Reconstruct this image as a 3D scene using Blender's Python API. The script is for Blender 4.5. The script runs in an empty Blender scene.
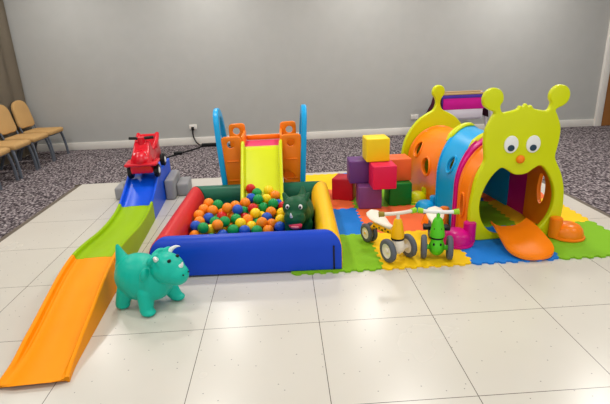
import bpy, bmesh, math, random
from mathutils import Vector, Matrix, Euler
from math import sin, cos, pi, radians as R
random.seed(7)
scn = bpy.context.scene
COL = scn.collection

# ------------------------------------------------------------------ materials
def srgb(r, g, b):
    f = lambda c: (c/255/12.92) if c/255 <= .04045 else ((c/255+.055)/1.055)**2.4
    return (f(r), f(g), f(b), 1)
MATS = {}
def mat(name, rgb, rough=.4, bump=.0, bscale=60, var=.06, metal=0, coat=0, spec=.32, sss=0):
    if name in MATS: return MATS[name]
    m = bpy.data.materials.new(name); m.use_nodes = True
    nt = m.node_tree; p = nt.nodes['Principled BSDF']
    p.inputs['Roughness'].default_value = rough
    p.inputs['Metallic'].default_value = metal
    p.inputs['Coat Weight'].default_value = coat
    p.inputs['Specular IOR Level'].default_value = spec
    tc = nt.nodes.new('ShaderNodeTexCoord')
    n = nt.nodes.new('ShaderNodeTexNoise'); n.inputs['Scale'].default_value = 5; n.inputs['Detail'].default_value = 3
    nt.links.new(tc.outputs['Object'], n.inputs['Vector'])
    mx = nt.nodes.new('ShaderNodeMixRGB'); c = srgb(*rgb)
    mx.inputs[1].default_value = tuple(x*(1-var) for x in c[:3])+(1,)
    mx.inputs[2].default_value = tuple(min(1, x*(1+var)) for x in c[:3])+(1,)
    nt.links.new(n.outputs['Fac'], mx.inputs[0]); nt.links.new(mx.outputs[0], p.inputs['Base Color'])
    if bump:
        n2 = nt.nodes.new('ShaderNodeTexNoise'); n2.inputs['Scale'].default_value = bscale; n2.inputs['Detail'].default_value = 2
        b = nt.nodes.new('ShaderNodeBump'); b.inputs['Strength'].default_value = bump; b.inputs['Distance'].default_value = .01
        nt.links.new(tc.outputs['Object'], n2.inputs['Vector']); nt.links.new(n2.outputs['Fac'], b.inputs['Height'])
        nt.links.new(b.outputs[0], p.inputs['Normal'])
    MATS[name] = m
    return m

# ------------------------------------------------------------------ object helpers
def link(o, parent=None):
    COL.objects.link(o)
    if parent is not None: o.parent = parent
    return o
def tag(o, label=None, cat=None, group=None, kind=None):
    if label: o['label'] = label
    if cat: o['category'] = cat
    if group: o['group'] = group
    if kind: o['kind'] = kind
    return o
def thing(name, label, cat, loc=(0, 0, 0), rot=(0, 0, 0), group=None):
    o = bpy.data.objects.new(name, None); o.empty_display_size = .05
    o.location = loc; o.rotation_euler = rot
    link(o); return tag(o, label, cat, group)
def obj(name, bm, m, parent=None, smooth=True, angle=40):
    me = bpy.data.meshes.new(name)
    bmesh.ops.recalc_face_normals(bm, faces=bm.faces[:])
    bm.to_mesh(me); bm.free()
    if smooth:
        me.polygons.foreach_set('use_smooth', [True]*len(me.polygons))
        me.set_sharp_from_angle(angle=R(angle))
    me.materials.append(m)
    return link(bpy.data.objects.new(name, me), parent)
def bake(o, smooth=True, angle=40):
    """replace the mesh by its evaluated (modifiers applied) version"""
    dg = bpy.context.evaluated_depsgraph_get(); dg.update()
    me = bpy.data.meshes.new_from_object(o.evaluated_get(dg), depsgraph=dg)
    o.modifiers.clear(); o.data = me
    if smooth:
        me.polygons.foreach_set('use_smooth', [True]*len(me.polygons))
        if angle: me.set_sharp_from_angle(angle=R(angle))
    return o
def cut(o, bms, angle=40):
    """subtract shapes (list of bmesh, in o's own space)"""
    cs = []
    for bm in bms:
        me = bpy.data.meshes.new('x'); bmesh.ops.recalc_face_normals(bm, faces=bm.faces[:]); bm.to_mesh(me); bm.free()
        c = bpy.data.objects.new('x', me); COL.objects.link(c); cs.append(c)
        c.parent = o
        md = o.modifiers.new('b', 'BOOLEAN'); md.operation = 'DIFFERENCE'; md.object = c; md.solver = 'EXACT'
    bake(o, angle=angle)
    for c in cs:
        me = c.data; bpy.data.objects.remove(c); bpy.data.meshes.remove(me)
    return o
def remesh(o, vox=.006, smooth=6, m=None):
    md = o.modifiers.new('r', 'REMESH'); md.mode = 'VOXEL'; md.voxel_size = vox
    md = o.modifiers.new('s', 'SMOOTH'); md.iterations = smooth; md.factor = .5
    bake(o, angle=None)
    if m:
        o.data.materials.clear(); o.data.materials.append(m)
    return o
T = Matrix.Translation
def box(bm, c, s, bev=0, M=None, seg=2):
    r = bmesh.ops.create_cube(bm, size=1, matrix=T(c) @ Matrix.Diagonal((*s, 1)))
    vs = r['verts']
    if bev:
        es = list({e for v in vs for e in v.link_edges})
        rr = bmesh.ops.bevel(bm, geom=es, offset=bev, segments=seg, profile=.5, affect='EDGES')
        vs = list({v for f in rr['faces'] for v in f.verts} | {v for v in vs if v.is_valid})
    if M is not None: bmesh.ops.transform(bm, matrix=M, verts=vs)
    return bm
def ball(bm, c, r, M=None, u=20, v=12):
    if not hasattr(r, '__len__'): r = (r, r, r)
    mm = T(c) @ (M or Matrix()) @ Matrix.Diagonal((*r, 1))
    bmesh.ops.create_uvsphere(bm, u_segments=u, v_segments=v, radius=1, matrix=mm); return bm
def cyl(bm, a, b, r1, r2=None, n=20, caps=True):
    a, b = Vector(a), Vector(b); d = b-a
    q = d.to_track_quat('Z', 'Y').to_matrix().to_4x4()
    bmesh.ops.create_cone(bm, cap_ends=caps, segments=n, radius1=r1, radius2=r1 if r2 is None else r2, depth=d.length, matrix=T((a+b)/2) @ q); return bm
def sweep(bm, pts, rad, n=10, close=False, sq=None):
    """tube along points; rad number or list; sq=(w,h) -> flattened ellipse factors"""
    P = [Vector(p) for p in pts]; N = len(P)
    rr = rad if hasattr(rad, '__len__') else [rad]*N
    rings = []; up = None
    for i, p in enumerate(P):
        a = P[i-1] if (i or close) else p; b = P[(i+1) % N] if (i < N-1 or close) else p
        t = (b-a).normalized()
        if up is None:
            up = Vector((0, 0, 1)) if abs(t.z) < .9 else Vector((1, 0, 0))
        up = (up - t*up.dot(t)).normalized(); s = t.cross(up)
        w, h = sq or (1, 1)
        rings.append([bm.verts.new(p + (s*cos(2*pi*k/n)*w + up*sin(2*pi*k/n)*h)*rr[i]) for k in range(n)])
    for i in range(N if close else N-1):
        A, B = rings[i], rings[(i+1) % N]
        for k in range(n): bm.faces.new((A[k], A[(k+1) % n], B[(k+1) % n], B[k]))
    if not close:
        bm.faces.new(rings[0][::-1]); bm.faces.new(rings[-1])
    return bm
def lathe(bm, prof, M=None, n=32):
    """prof list of (r,z) about z"""
    rings = []; M = M or Matrix()
    for r, z in prof:
        if r < 1e-6: rings.append([bm.verts.new(M @ Vector((0, 0, z)))])
        else: rings.append([bm.verts.new(M @ Vector((r*cos(2*pi*k/n), r*sin(2*pi*k/n), z))) for k in range(n)])
    for A, B in zip(rings, rings[1:]):
        for k in range(n):
            k2 = (k+1) % n
            if len(A) == 1 and len(B) == 1: continue
            if len(A) == 1: bm.faces.new((A[0], B[k], B[k2]))
            elif len(B) == 1: bm.faces.new((A[k], A[k2], B[0]))
            else: bm.faces.new((A[k], A[k2], B[k2], B[k]))
    return bm
def catmull(pts, k=6, close=True):
    out = []; N = len(pts)
    for i in range(N if close else N-1):
        g = lambda j: Vector(pts[j % N]) if close else Vector(pts[max(0, min(N-1, j))])
        p0, p1, p2, p3 = g(i-1), g(i), g(i+1), g(i+2)
        for j in range(k):
            t = j/k
            out.append(.5*((2*p1)+(p2-p0)*t+(2*p0-5*p1+4*p2-p3)*t*t+(3*p1-p0-3*p2+p3)*t**3))
    if not close: out.append(Vector(pts[-1]))
    return out
def circ(cx, cy, r, n=28, ry=None):
    ry = ry or r
    return [(cx+r*cos(2*pi*k/n), cy+ry*sin(2*pi*k/n)) for k in range(n)]
def plate(name, loops, thick, m, parent=None, bev=.004, M=None, bres=2):
    """flat board with outline loops[0] and holes loops[1:], in the local XZ plane, thickness along Y, rounded edges"""
    cu = bpy.data.curves.new(name, 'CURVE'); cu.dimensions = '2D'; cu.fill_mode = 'BOTH'
    cu.extrude = max(0, thick/2-bev); cu.bevel_depth = bev; cu.bevel_resolution = bres
    cu.offset = -bev
    for lp in loops:
        s = cu.splines.new('POLY'); s.points.add(len(lp)-1); s.use_cyclic_u = True
        for i, p in enumerate(lp): s.points[i].co = (p[0], p[1], 0, 1)
    t = bpy.data.objects.new('x', cu); COL.objects.link(t)
    dg = bpy.context.evaluated_depsgraph_get(); dg.update()
    me = bpy.data.meshes.new_from_object(t.evaluated_get(dg), depsgraph=dg)
    bpy.data.objects.remove(t); bpy.data.curves.remove(cu)
    me.transform(Matrix.Rotation(pi/2, 4, 'X'))
    if M is not None: me.transform(M)
    bm = bmesh.new(); bm.from_mesh(me); bmesh.ops.remove_doubles(bm, verts=bm.verts[:], dist=1e-5)
    bpy.data.meshes.remove(me)
    return obj(name, bm, m, parent, angle=50)
def copy_tree(o, parent=None):
    c = o.copy(); COL.objects.link(c); c.parent = parent
    for ch in list(o.children): copy_tree(ch, c)
    return c
def rz(a): return Matrix.Rotation(a, 4, 'Z')

# ------------------------------------------------------------------ colours
LIME = mat('lime plastic', (208, 216, 2), .35)
LIME2 = mat('lime track plastic', (150, 188, 0), .5, spec=.15)
ORANGE = mat('orange plastic', (252, 132, 14), .33)
YORANGE = mat('amber track plastic', (250, 152, 0), .5, spec=.15)
TRACKBLUE = mat('blue track plastic', (4, 84, 222), .35)
CYAN = mat('cyan plastic', (12, 164, 226), .33)
MAGENTA = mat('magenta plastic', (208, 4, 128), .33)
GREYP = mat('grey plastic', (150, 150, 152), .5)
BLACK = mat('black plastic', (14, 14, 16), .4)
WHITEP = mat('white plastic', (235, 235, 232), .4)
CREAM = mat('cream plastic', (232, 222, 205), .4)
RED = mat('red car plastic', (214, 8, 34), .28, coat=.3)
STEEL = mat('dark chair metal', (104, 110, 120), .4, metal=.3)
# ------------------------------------------------------------------ camera
CAM = (0.47024676, -2.13866604, 1.40133334)
r_ = Vector((0.99787389, -0.05376016, -0.03684501)); u_ = Vector((0.05206706, 0.31753936, 0.94681454)); f_ = Vector((0.03920116, 0.94671992, -0.31966337))
cam = bpy.data.cameras.new('camera'); co = bpy.data.objects.new('camera', cam); COL.objects.link(co)
cam.lens = 465.224483/610*36; cam.sensor_width = 36; cam.clip_start = .05
Mx = Matrix((r_, u_, -f_)).transposed().to_4x4(); Mx.translation = CAM
co.matrix_world = Mx; scn.camera = co

# ------------------------------------------------------------------ room
CZ = -.025                                   # carpet level; the dance floor stands on it, its top is z = 0
S = .61
def carpet_mat():
    m = bpy.data.materials.new('patterned carpet'); m.use_nodes = True; nt = m.node_tree; N = nt.nodes; L = nt.links
    p = N['Principled BSDF']; p.inputs['Roughness'].default_value = .95; p.inputs['Specular IOR Level'].default_value = .1
    tc = N.new('ShaderNodeTexCoord')
    mp = N.new('ShaderNodeMapping'); mp.inputs['Scale'].default_value = (1, .55, 1); mp.inputs['Rotation'].default_value = (0, 0, .5); L.new(tc.outputs['Object'], mp.inputs[0])
    def noise(sc, det=2):
        n = N.new('ShaderNodeTexNoise'); n.inputs['Scale'].default_value = sc; n.inputs['Detail'].default_value = det; L.new(mp.outputs[0], n.inputs[0]); return n
    def ramp(src, stops):
        r = N.new('ShaderNodeValToRGB'); L.new(src, r.inputs[0])
        while len(r.color_ramp.elements) < len(stops): r.color_ramp.elements.new(.5)
        for e, (a, c) in zip(r.color_ramp.elements, stops): e.position = a; e.color = c
        return r
    a = noise(44, 2)
    base = ramp(a.outputs['Fac'], [(.40, srgb(72, 64, 70)), (.47, srgb(104, 95, 98)), (.55, srgb(128, 118, 120)), (.64, srgb(176, 168, 168))])
    v = N.new('ShaderNodeTexVoronoi'); v.inputs['Scale'].default_value = 38; L.new(mp.outputs[0], v.inputs[0])
    fl = ramp(v.outputs['Distance'], [(.14, (1, 1, 1, 1)), (.26, (0, 0, 0, 1))])
    mx = N.new('ShaderNodeMixRGB'); L.new(fl.outputs[0], mx.inputs[0]); L.new(base.outputs[0], mx.inputs[1]); mx.inputs[2].default_value = srgb(184, 172, 174)
    b = noise(22, 2); dk = ramp(b.outputs['Fac'], [(.40, srgb(60, 50, 62)), (.5, srgb(255, 255, 255))])
    m2 = N.new('ShaderNodeMixRGB'); m2.blend_type = 'MULTIPLY'; m2.inputs[0].default_value = .5; L.new(mx.outputs[0], m2.inputs[1]); L.new(dk.outputs[0], m2.inputs[2])
    L.new(m2.outputs[0], p.inputs['Base Color'])
    bp = N.new('ShaderNodeBump'); bp.inputs['Strength'].default_value = .4; bp.inputs['Distance'].default_value = .01
    c = noise(220, 1); L.new(c.outputs['Fac'], bp.inputs['Height']); L.new(bp.outputs[0], p.inputs['Normal'])
    return m
def tile_mat():
    m = bpy.data.materials.new('white dance floor laminate'); m.use_nodes = True; nt = m.node_tree; N = nt.nodes; L = nt.links
    p = N['Principled BSDF']; p.inputs['Roughness'].default_value = .16; p.inputs['Coat Weight'].default_value = .0
    tc = N.new('ShaderNodeTexCoord'); sp = N.new('ShaderNodeSeparateXYZ'); L.new(tc.outputs['Object'], sp.inputs[0])
    def math_(op, a, b=None):
        n = N.new('ShaderNodeMath'); n.operation = op
        for i, x in enumerate((a, b)):
            if x is None: continue
            if isinstance(x, (int, float)): n.inputs[i].default_value = x
            else: L.new(x, n.inputs[i])
        return n.outputs[0]
    def joint(c):
        t = math_('DIVIDE', c, S); t = math_('ADD', t, .5); t = math_('FRACT', t); t = math_('SUBTRACT', t, .5); t = math_('ABSOLUTE', t)
        return math_('LESS_THAN', t, .0028)
    j = math_('MAXIMUM', joint(sp.outputs[0]), joint(sp.outputs[1]))
    v = N.new('ShaderNodeTexVoronoi'); v.inputs['Scale'].default_value = 7.2; v.voronoi_dimensions = '2D'; L.new(tc.outputs['Object'], v.inputs[0])
    dots = math_('LESS_THAN', v.outputs['Distance'], .022)
    n = N.new('ShaderNodeTexNoise'); n.inputs['Scale'].default_value = 1.3; n.inputs['Detail'].default_value = 4; L.new(tc.outputs['Object'], n.inputs[0])
    b = N.new('ShaderNodeMixRGB'); b.inputs[1].default_value = srgb(205, 199, 187); b.inputs[2].default_value = srgb(217, 213, 203); L.new(n.outputs['Fac'], b.inputs[0])
    c1 = N.new('ShaderNodeMixRGB'); L.new(dots, c1.inputs[0]); L.new(b.outputs[0], c1.inputs[1]); c1.inputs[2].default_value = srgb(150, 146, 140)
    c2 = N.new('ShaderNodeMixRGB'); L.new(j, c2.inputs[0]); L.new(c1.outputs[0], c2.inputs[1]); c2.inputs[2].default_value = srgb(96, 88, 80)
    L.new(c2.outputs[0], p.inputs['Base Color'])
    rr = N.new('ShaderNodeMapRange'); L.new(n.outputs['Fac'], rr.inputs[0]); rr.inputs[3].default_value = .22; rr.inputs[4].default_value = .30; L.new(rr.outputs[0], p.inputs['Roughness'])
    return m
wallm = mat('painted grey wall', (178, 178, 174), .9, bump=.05, bscale=140, var=.05)
skirtm = mat('white skirting paint', (232, 228, 220), .5)
X0, X1, Y0, Y1, CH = -3.40, 6.6, -4.2, 5.2, 2.8
def struct(name, bm, m, parent=None, **k):
    o = obj(name, bm, m, parent, **k)
    o['kind'] = 'structure'
    return o
def sbox(name, lo, hi, m, bev=0, parent=None):
    bm = bmesh.new(); box(bm, [(a+b)/2 for a, b in zip(lo, hi)], [b-a for a, b in zip(lo, hi)], bev)
    return struct(name, bm, m, parent, smooth=bool(bev))
sbox('floor', (X0, Y0, CZ-.1), (X1, Y1, CZ), carpet_mat())
sbox('wall_back', (X0-.1, Y1, CZ-.1), (X1+.1, Y1+.12, CH), wallm)
sbox('wall_left', (X0-.12, Y0, CZ-.1), (X0, Y1, CH), wallm)
sbox('wall_right', (X1, Y0, CZ-.1), (X1+.12, Y1, CH), wallm)
sbox('ceiling', (X0-.12, Y0, CH), (X1+.12, Y1+.12, CH+.1), mat('ceiling paint', (238, 236, 230), .9))
sbox('baseboard_back', (X0, Y1-.022, CZ), (5.52, Y1, .092), skirtm, .006)
sbox('baseboard_left', (X0, Y0, CZ), (X0+.02, Y1-.022, .092), skirtm, .006)
# door in the back wall, right
door = sbox('door_1', (5.63, Y1-.035, CZ+.004), (6.4, Y1, 2.1), mat('brown veneer door', (150, 98, 48), .45, var=.15))
bm = bmesh.new(); cyl(bm, (6.3, Y1-.035, 1.0), (6.3, Y1-.085, 1.0), .012); sweep(bm, [(6.3, Y1-.085, 1.0), (6.24, Y1-.087, 1.0), (6.18, Y1-.085, 1.0)], .009)
struct('door_handle', bm, mat('brushed metal', (180, 180, 178), .3, metal=.9), door)
for nm, lo, hi in (('trim_1', (5.52, Y1-.05, CZ), (5.63, Y1, 2.2)), ('trim_2', (6.4, Y1-.05, CZ), (6.51, Y1, 2.2)), ('trim_3', (5.63, Y1-.05, 2.1), (6.4, Y1, 2.2))):
    sbox(nm, lo, hi, skirtm, .008)



# curtain on the left wall
bm = bmesh.new(); pts = []
yc0, yc1 = 1.2, 5.13
n = 260
for i in range(n+1):
    y = yc1-(yc1-yc0)*i/n; ph = i*.30
    pts.append((X0+.055+.024*sin(ph)+.006*sin(ph*.37+1), y+.012*cos(ph)))
rows = []
for k in range(13):
    z = CZ+.02+(2.72-CZ)*k/12; s = 1-.12*k/12
    rows.append([bm.verts.new((X0+.055+(px-X0-.055)*s, py, z)) for px, py in pts])
for a, b in zip(rows, rows[1:]):
    for i in range(n): bm.faces.new((a[i], a[i+1], b[i+1], b[i]))
bmesh.ops.solidify(bm, geom=bm.faces[:], thickness=.004)
o = obj('curtain', bm, mat('taupe curtain cloth', (150, 138, 120), .85, bump=.1, bscale=300), angle=80)
tag(o, 'taupe pleated curtain hanging down the side wall behind the banquet chairs', 'curtain')

# wall sockets
SOCK = mat('socket plastic', (236, 232, 224), .4)
def socket(x, z, label):
    t = thing('wall_socket', label, 'socket', (x, Y1-.001, z))
    bm = bmesh.new(); box(bm, (0, -.006, 0), (.118, .012, .075), .004); obj('face_plate', bm, SOCK, t)
    for sx in (-.03, .03):
        bm = bmesh.new(); box(bm, (sx*.9, -.0135, .022), (.012, .006, .02), .001); obj('switch', bm, WHITEP, t)
    return t
socket(-.925, .255, 'white double wall socket with a black plug in it')
socket(2.57, .255, 'white double wall socket half hidden behind the caterpillar tunnel')
t = thing('power_cable', 'black power cable running from the wall socket down to the carpet', 'cable', (0, 0, 0))
bm = bmesh.new(); box(bm, (-.93, Y1-.034, .235), (.04, .04, .05), .008); obj('plug', bm, BLACK, t)
cz = CZ+.012
path = catmull([(-.93, Y1-.05, .215), (-.925, Y1-.07, .12), (-.88, Y1-.11, .03), (-.80, Y1-.22, cz), (-.86, Y1-.40, cz), (-1.05, Y1-.70, cz), (-1.25, Y1-1.15, cz), (-1.12, Y1-1.8, cz)], 8, False)
bm = bmesh.new(); sweep(bm, path, .011, 8); obj('lead', bm, BLACK, t)
bm = bmesh.new(); sweep(bm, catmull([(-.80, Y1-.22, cz), (-.55, Y1-.20, cz), (-.3, Y1-.26, cz), (.1, Y1-.22, cz)], 8, False), .011, 8); obj('lead', bm, BLACK, t)
bm = bmesh.new(); box(bm, (-.66, Y1-.2, CZ+.025), (.26, .07, .05), .012); obj('adapter', bm, BLACK, t)
bm = bmesh.new(); box(bm, (-1.05, Y1-.68, CZ+.02), (.12, .07, .04), .01, T((0,0,0))); obj('adapter', bm, BLACK, t)

# dance floor
fl = thing('dance_floor', 'large white portable dance floor laid in square panels on the carpet', 'dance floor')
bm = bmesh.new(); fx0, fx1, fy0, fy1 = -3*S, 5*S, -4*S, 5*S
box(bm, ((fx0+fx1)/2, (fy0+fy1)/2, -.0115), (fx1-fx0, fy1-fy0, .023)); obj('panel_surface', bm, tile_mat(), fl, smooth=False)
EDGE = mat('grey brown edging ramp', (112, 102, 90), .7)
w = .085
def ramp(a, b, out):
    bm = bmesh.new(); a, b, out = Vector(a), Vector(b), Vector(out)
    V = [bm.verts.new(p) for p in (a, a+out, a+Vector((0, 0, -.024)), b, b+out, b+Vector((0, 0, -.024)))]
    for i in (1, 4): V[i].co.z = -.024
    for f in ((0, 1, 2), (3, 5, 4), (0, 3, 4, 1), (1, 4, 5, 2), (2, 5, 3, 0)): bm.faces.new([V[i] for i in f])
    obj('edge_ramp', bm, EDGE, fl, smooth=False)
ramp((fx0, fy0, 0), (fx0, fy1, 0), (-w, 0, 0)); ramp((fx1, fy0, 0), (fx1, fy1, 0), (w, 0, 0))
ramp((fx0-w, fy1, 0), (fx1+w, fy1, 0), (0, .012, 0)); ramp((fx0-w, fy0, 0), (fx1+w, fy0, 0), (0, -w, 0))

# foam mats with jigsaw teeth
MT = .012
xs = [.485, 1.078, 1.668, 2.258, 2.848]; ys = [.55, 1.145, 1.737, 2.33, 2.92]
FC = {'g': ('lime green', mat('lime green foam', (126, 184, 18), .75, bump=.15, bscale=120)), 'y': ('yellow', mat('yellow foam', (252, 204, 6), .75, bump=.15, bscale=120)),
      'b': ('blue', mat('blue foam', (16, 122, 214), .75, bump=.15, bscale=120)), 'o': ('coral orange', mat('coral foam', (244, 112, 58), .75, bump=.15, bscale=120))}
rowsc = ['gybg', 'bogy', 'ogbo', 'yboy']
where = {(0, 0): 'partly under the ball pit, beside its blue front wall', (1, 0): 'under the two ride-on bikes', (2, 0): 'under the orange tongue of the caterpillar', (3, 0): 'front corner of the mat, beside the orange foot',
         (0, 1): 'against the yellow ball pit wall, behind the yellow bike', (1, 1): 'in front of the pile of soft cubes', (2, 1): 'running under the mouth of the caterpillar tunnel', (3, 1): 'at the outer side of the caterpillar behind the orange foot',
         (0, 2): 'between the yellow ball pit wall and the red cube', (1, 2): 'under the green soft cube', (2, 2): 'under the blue stretch of the caterpillar tunnel', (3, 2): 'on the far side of the caterpillar tunnel',
         (0, 3): 'in the back row behind the ball pit', (1, 3): 'in the back row behind the soft cubes', (2, 3): 'under the rear end of the caterpillar tunnel', (3, 3): 'in the back corner beyond the caterpillar tunnel'}
def wave(a, b, other, axis):
    L = b-a; n = 14; out = []
    for k in range(n):
        t0, t1 = a+L*(k+.12)/n, a+L*(k+.88)/n; s = .009 if k % 2 else -.009
        for t in ((t0, t1)): out.append((t, other+s) if axis == 'x' else (other+s, t))
    return out
for j in range(4):
    for i in range(4):
        x0, x1, y0, y1 = xs[i], xs[i+1], ys[j], ys[j+1]
        P = wave(x0+.015, x1-.015, y0, 'x')+wave(y0+.015, y1-.015, x1, 'y')+wave(x0+.015, x1-.015, y1, 'x')[::-1]+wave(y0+.015, y1-.015, x0, 'y')[::-1]
        bm = bmesh.new(); f = bm.faces.new([bm.verts.new((x, y, .0005)) for x, y in P])
        r = bmesh.ops.extrude_face_region(bm, geom=[f]); bmesh.ops.translate(bm, vec=(0, 0, MT-.0005), verts=[v for v in r['geom'] if isinstance(v, bmesh.types.BMVert)])
        cn, cm = FC[rowsc[j][i]]
        o = obj('foam_mat', bm, cm, smooth=False); tag(o, '%s jigsaw foam mat %s' % (cn, where[(i, j)]), 'foam mat', 'jigsaw foam mats')
G = MT                                        # level of things that stand on the mats

# ceiling lights
for i, (x, y) in enumerate([(-.5, 4.3), (1.72, 4.3), (-2.5, 4.2), (3.95, 4.3), (-.45, 2.0), (1.73, 2.0), (-2.5, 2.0), (3.95, 2.0), (-.45, -.4), (1.73, -.4), (-2.5, -.4), (3.95, -.4), (-.45, -2.8), (1.73, -2.8)]):
    t = thing('ceiling_downlight', 'round recessed downlight in the ceiling above the play area', 'light', (x, y, CH), group='ceiling downlights')
    bm = bmesh.new(); lathe(bm, [(.075, .0), (.095, 0), (.1, -.006), (.09, -.01), (.075, -.008), (.072, -.001)], n=28); obj('rim', bm, WHITEP, t)
    bm = bmesh.new(); lathe(bm, [(0, -.002), (.072, -.002)], n=28)
    e = bpy.data.materials.get('lamp lens')
    if not e:
        e = bpy.data.materials.new('lamp lens'); e.use_nodes = True; p = e.node_tree.nodes['Principled BSDF']
        p.inputs['Emission Color'].default_value = (1, .93, .82, 1); p.inputs['Emission Strength'].default_value = 12
    obj('lens', bm, e, t)
    l = bpy.data.lights.new('downlight', 'AREA'); l.shape = 'DISK'; l.size = .35; l.energy = {4.3: 18.5, 4.2: 16, 2.0: 19, -.4: 13.5, -2.8: 8}[y]*(1.35 if x > 3 else 1); l.color = (1, .975, .94)
    lo = bpy.data.objects.new('downlight', l); lo.location = (x, y, CH-.02); COL.objects.link(lo)
w_ = bpy.data.worlds.new('world'); scn.world = w_; w_.use_nodes = True
w_.node_tree.nodes['Background'].inputs[0].default_value = (.90, .95, 1, 1); w_.node_tree.nodes['Background'].inputs[1].default_value = .85
scn.view_settings.view_transform = 'Standard'; scn.view_settings.look = 'None'; scn.view_settings.exposure = .26; scn.view_settings.gamma = 1
scn.view_settings.use_curve_mapping = False
# ------------------------------------------------------------------ banquet chairs (front = +x)
TAN = mat('tan chair fabric', (196, 156, 100), .8, bump=.15, bscale=200, var=.1)
def make_chair():
    t = thing('banquet_chair', '', 'chair')
    bm = bmesh.new()
    P = catmull([(.0, -.20), (.24, -.215), (.27, -.16), (.275, 0), (.27, .16), (.24, .215), (0, .20), (-.16, .19), (-.17, 0), (-.16, -.19)], 5)
    lo = []
    for z, s in ((.375, .93), (.385, .99), (.42, 1.0), (.435, .97), (.445, .88), (.45, .6)):
        lo.append([bm.verts.new((p.x*s+.05*(1-s), p.y*s, z)) for p in P])
    for a, b in zip(lo, lo[1:]):
        for i in range(len(P)): bm.faces.new((a[i], a[(i+1) % len(P)], b[(i+1) % len(P)], b[i]))
    bm.faces.new(lo[0][::-1]); bm.faces.new(lo[-1])
    obj('seat', bm, TAN, t, angle=60)
    # crown backrest
    P = catmull([(-.19, .50), (-.20, .66), (-.185, .80), (-.12, .875), (0, .90), (.12, .875), (.185, .80), (.20, .66), (.19, .50), (0, .485)], 5)
    bk = plate('backrest', [[(p.x, p.y-.5) for p in P]], .05, TAN, t, bev=.02, M=T((-.18, 0, .5)) @ Matrix.Rotation(R(-10), 4, 'Y') @ rz(pi/2), bres=4)
    for s in (-1, 1):
        bm = bmesh.new(); sweep(bm, catmull([(.215, .195*s, .375), (.235, .205*s, .3), (.255, .215*s, .15), (.262, .218*s, .0)], 4, False), [.017]*13, 8, sq=(1.0, 1.25)); obj('leg', bm, STEEL, t)
        bm = bmesh.new(); sweep(bm, catmull([(-.14, .185*s, .40), (-.19, .19*s, .25), (-.25, .195*s, .1), (-.29, .198*s, 0)], 4, False), [.017]*13, 8, sq=(1.0, 1.25)); obj('leg', bm, STEEL, t)
    bm = bmesh.new()
    sweep(bm, [(-.14, .19, .38), (.23, .2, .365), (.23, -.2, .365), (-.14, -.19, .38)], .012, 8, close=True)
    for s in (-1, 1): sweep(bm, catmull([(-.14, .185*s, .39), (-.17, .19*s, .48), (-.2, .19*s, .6)], 3, False), .012, 8)
    obj('seat_frame', bm, STEEL, t)
    return t
proto = make_chair()
LAB = ['tan banquet chair with dark legs, farthest of the row and nearest the back wall', 'tan banquet chair second from the back wall, seat edge showing past its neighbour',
       'tan banquet chair third from the back wall', 'tan banquet chair cut off by the left picture edge, nearest of the row']
for i, y in enumerate([4.76, 4.26, 3.76, 3.26]):
    c = proto if i == 0 else copy_tree(proto)
    c.location = (-3.04+.012*i, y, CZ); c.rotation_euler = (0, 0, R(-3+2*i)); c.scale = (.93,)*3; c['label'] = LAB[i]; c['group'] = 'banquet chairs along the side wall'

# ------------------------------------------------------------------ ball pit
PR = -.033
PITX = Matrix.Translation((.81, .571, .001)) @ rz(-R(1.6))
pit = thing('ball_pit', 'square soft play ball pit with padded blue, red, green and yellow walls', 'ball pit', (.20, 1.23, .001))
def vinyl(n, c): return mat('padded '+n, c, .42, bump=.10, bscale=14, var=.04)
PB, PRD, PG, PY = vinyl('blue vinyl', (0, 64, 192)), vinyl('red vinyl', (206, 34, 36)), vinyl('green vinyl', (0, 96, 70)), vinyl('yellow vinyl', (252, 194, 0))
W, D, BW, BH = 1.235, 1.29, .155, .262
def bolster(name, axis, side, m, label):
    """mitred, round topped padded wall of the ring"""
    prof = [(0, .012), (0, .155)]
    for k in range(1, 12):
        a = pi-pi*k/12; prof.append((BW/2+BW/2*cos(a), .155+(BH-.155)*sin(a)))
    prof += [(BW, .155), (BW, .012)]
    bm = bmesh.new(); L = W if axis == 'x' else D; n = 15
    rings = []
    for i in range(n+1):
        ring = []
        for d, z in prof:
            a, b = d+.0015, L-d-.0015
            t = a+(b-a)*i/n
            puff = .004*sin(pi*i/n)*(1 if d < BW/2 else -1)
            dd = d if side == 0 else None
            if axis == 'x': p = (-t, d-puff*0 if side == 0 else D-d, z)
            else: p = (-d if side == 0 else -W+d, t, z)
            ring.append(bm.verts.new(PITX @ Vector(p)))
        rings.append(ring)
    k = len(prof)
    for A, B in zip(rings, rings[1:]):
        for j in range(k): bm.faces.new((A[j], A[(j+1) % k], B[(j+1) % k], B[j]))
    bm.faces.new(rings[0]); bm.faces.new(rings[-1][::-1])
    bm.transform(T(-Vector(pit.location)))
    o = obj(name, bm, m, pit, angle=35); o['label'] = label
    md = o.modifiers.new('bv', 'BEVEL'); md.width = .006; md.segments = 2; md.limit_method = 'ANGLE'; md.angle_limit = R(50)
    return o
bolster('padded_wall', 'x', 0, PB, 'blue front padded wall'); bolster('padded_wall', 'x', 1, PG, 'dark green back padded wall')
bolster('padded_wall', 'y', 1, PRD, 'red padded wall'); bolster('padded_wall', 'y', 0, PY, 'yellow padded wall')
bm = bmesh.new(); box(bm, (-W/2, D/2, .03), (W-2*BW, D-2*BW, .036), .004); bm.transform(T(-Vector(pit.location)) @ PITX); obj('floor_mat', bm, PB, pit)
bm = bmesh.new(); box(bm, (-.055, -.0015, .100), (.011, .006, .165), .001); bm.transform(T(-Vector(pit.location)) @ PITX); obj('seam_strap', bm, BLACK, pit)

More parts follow.
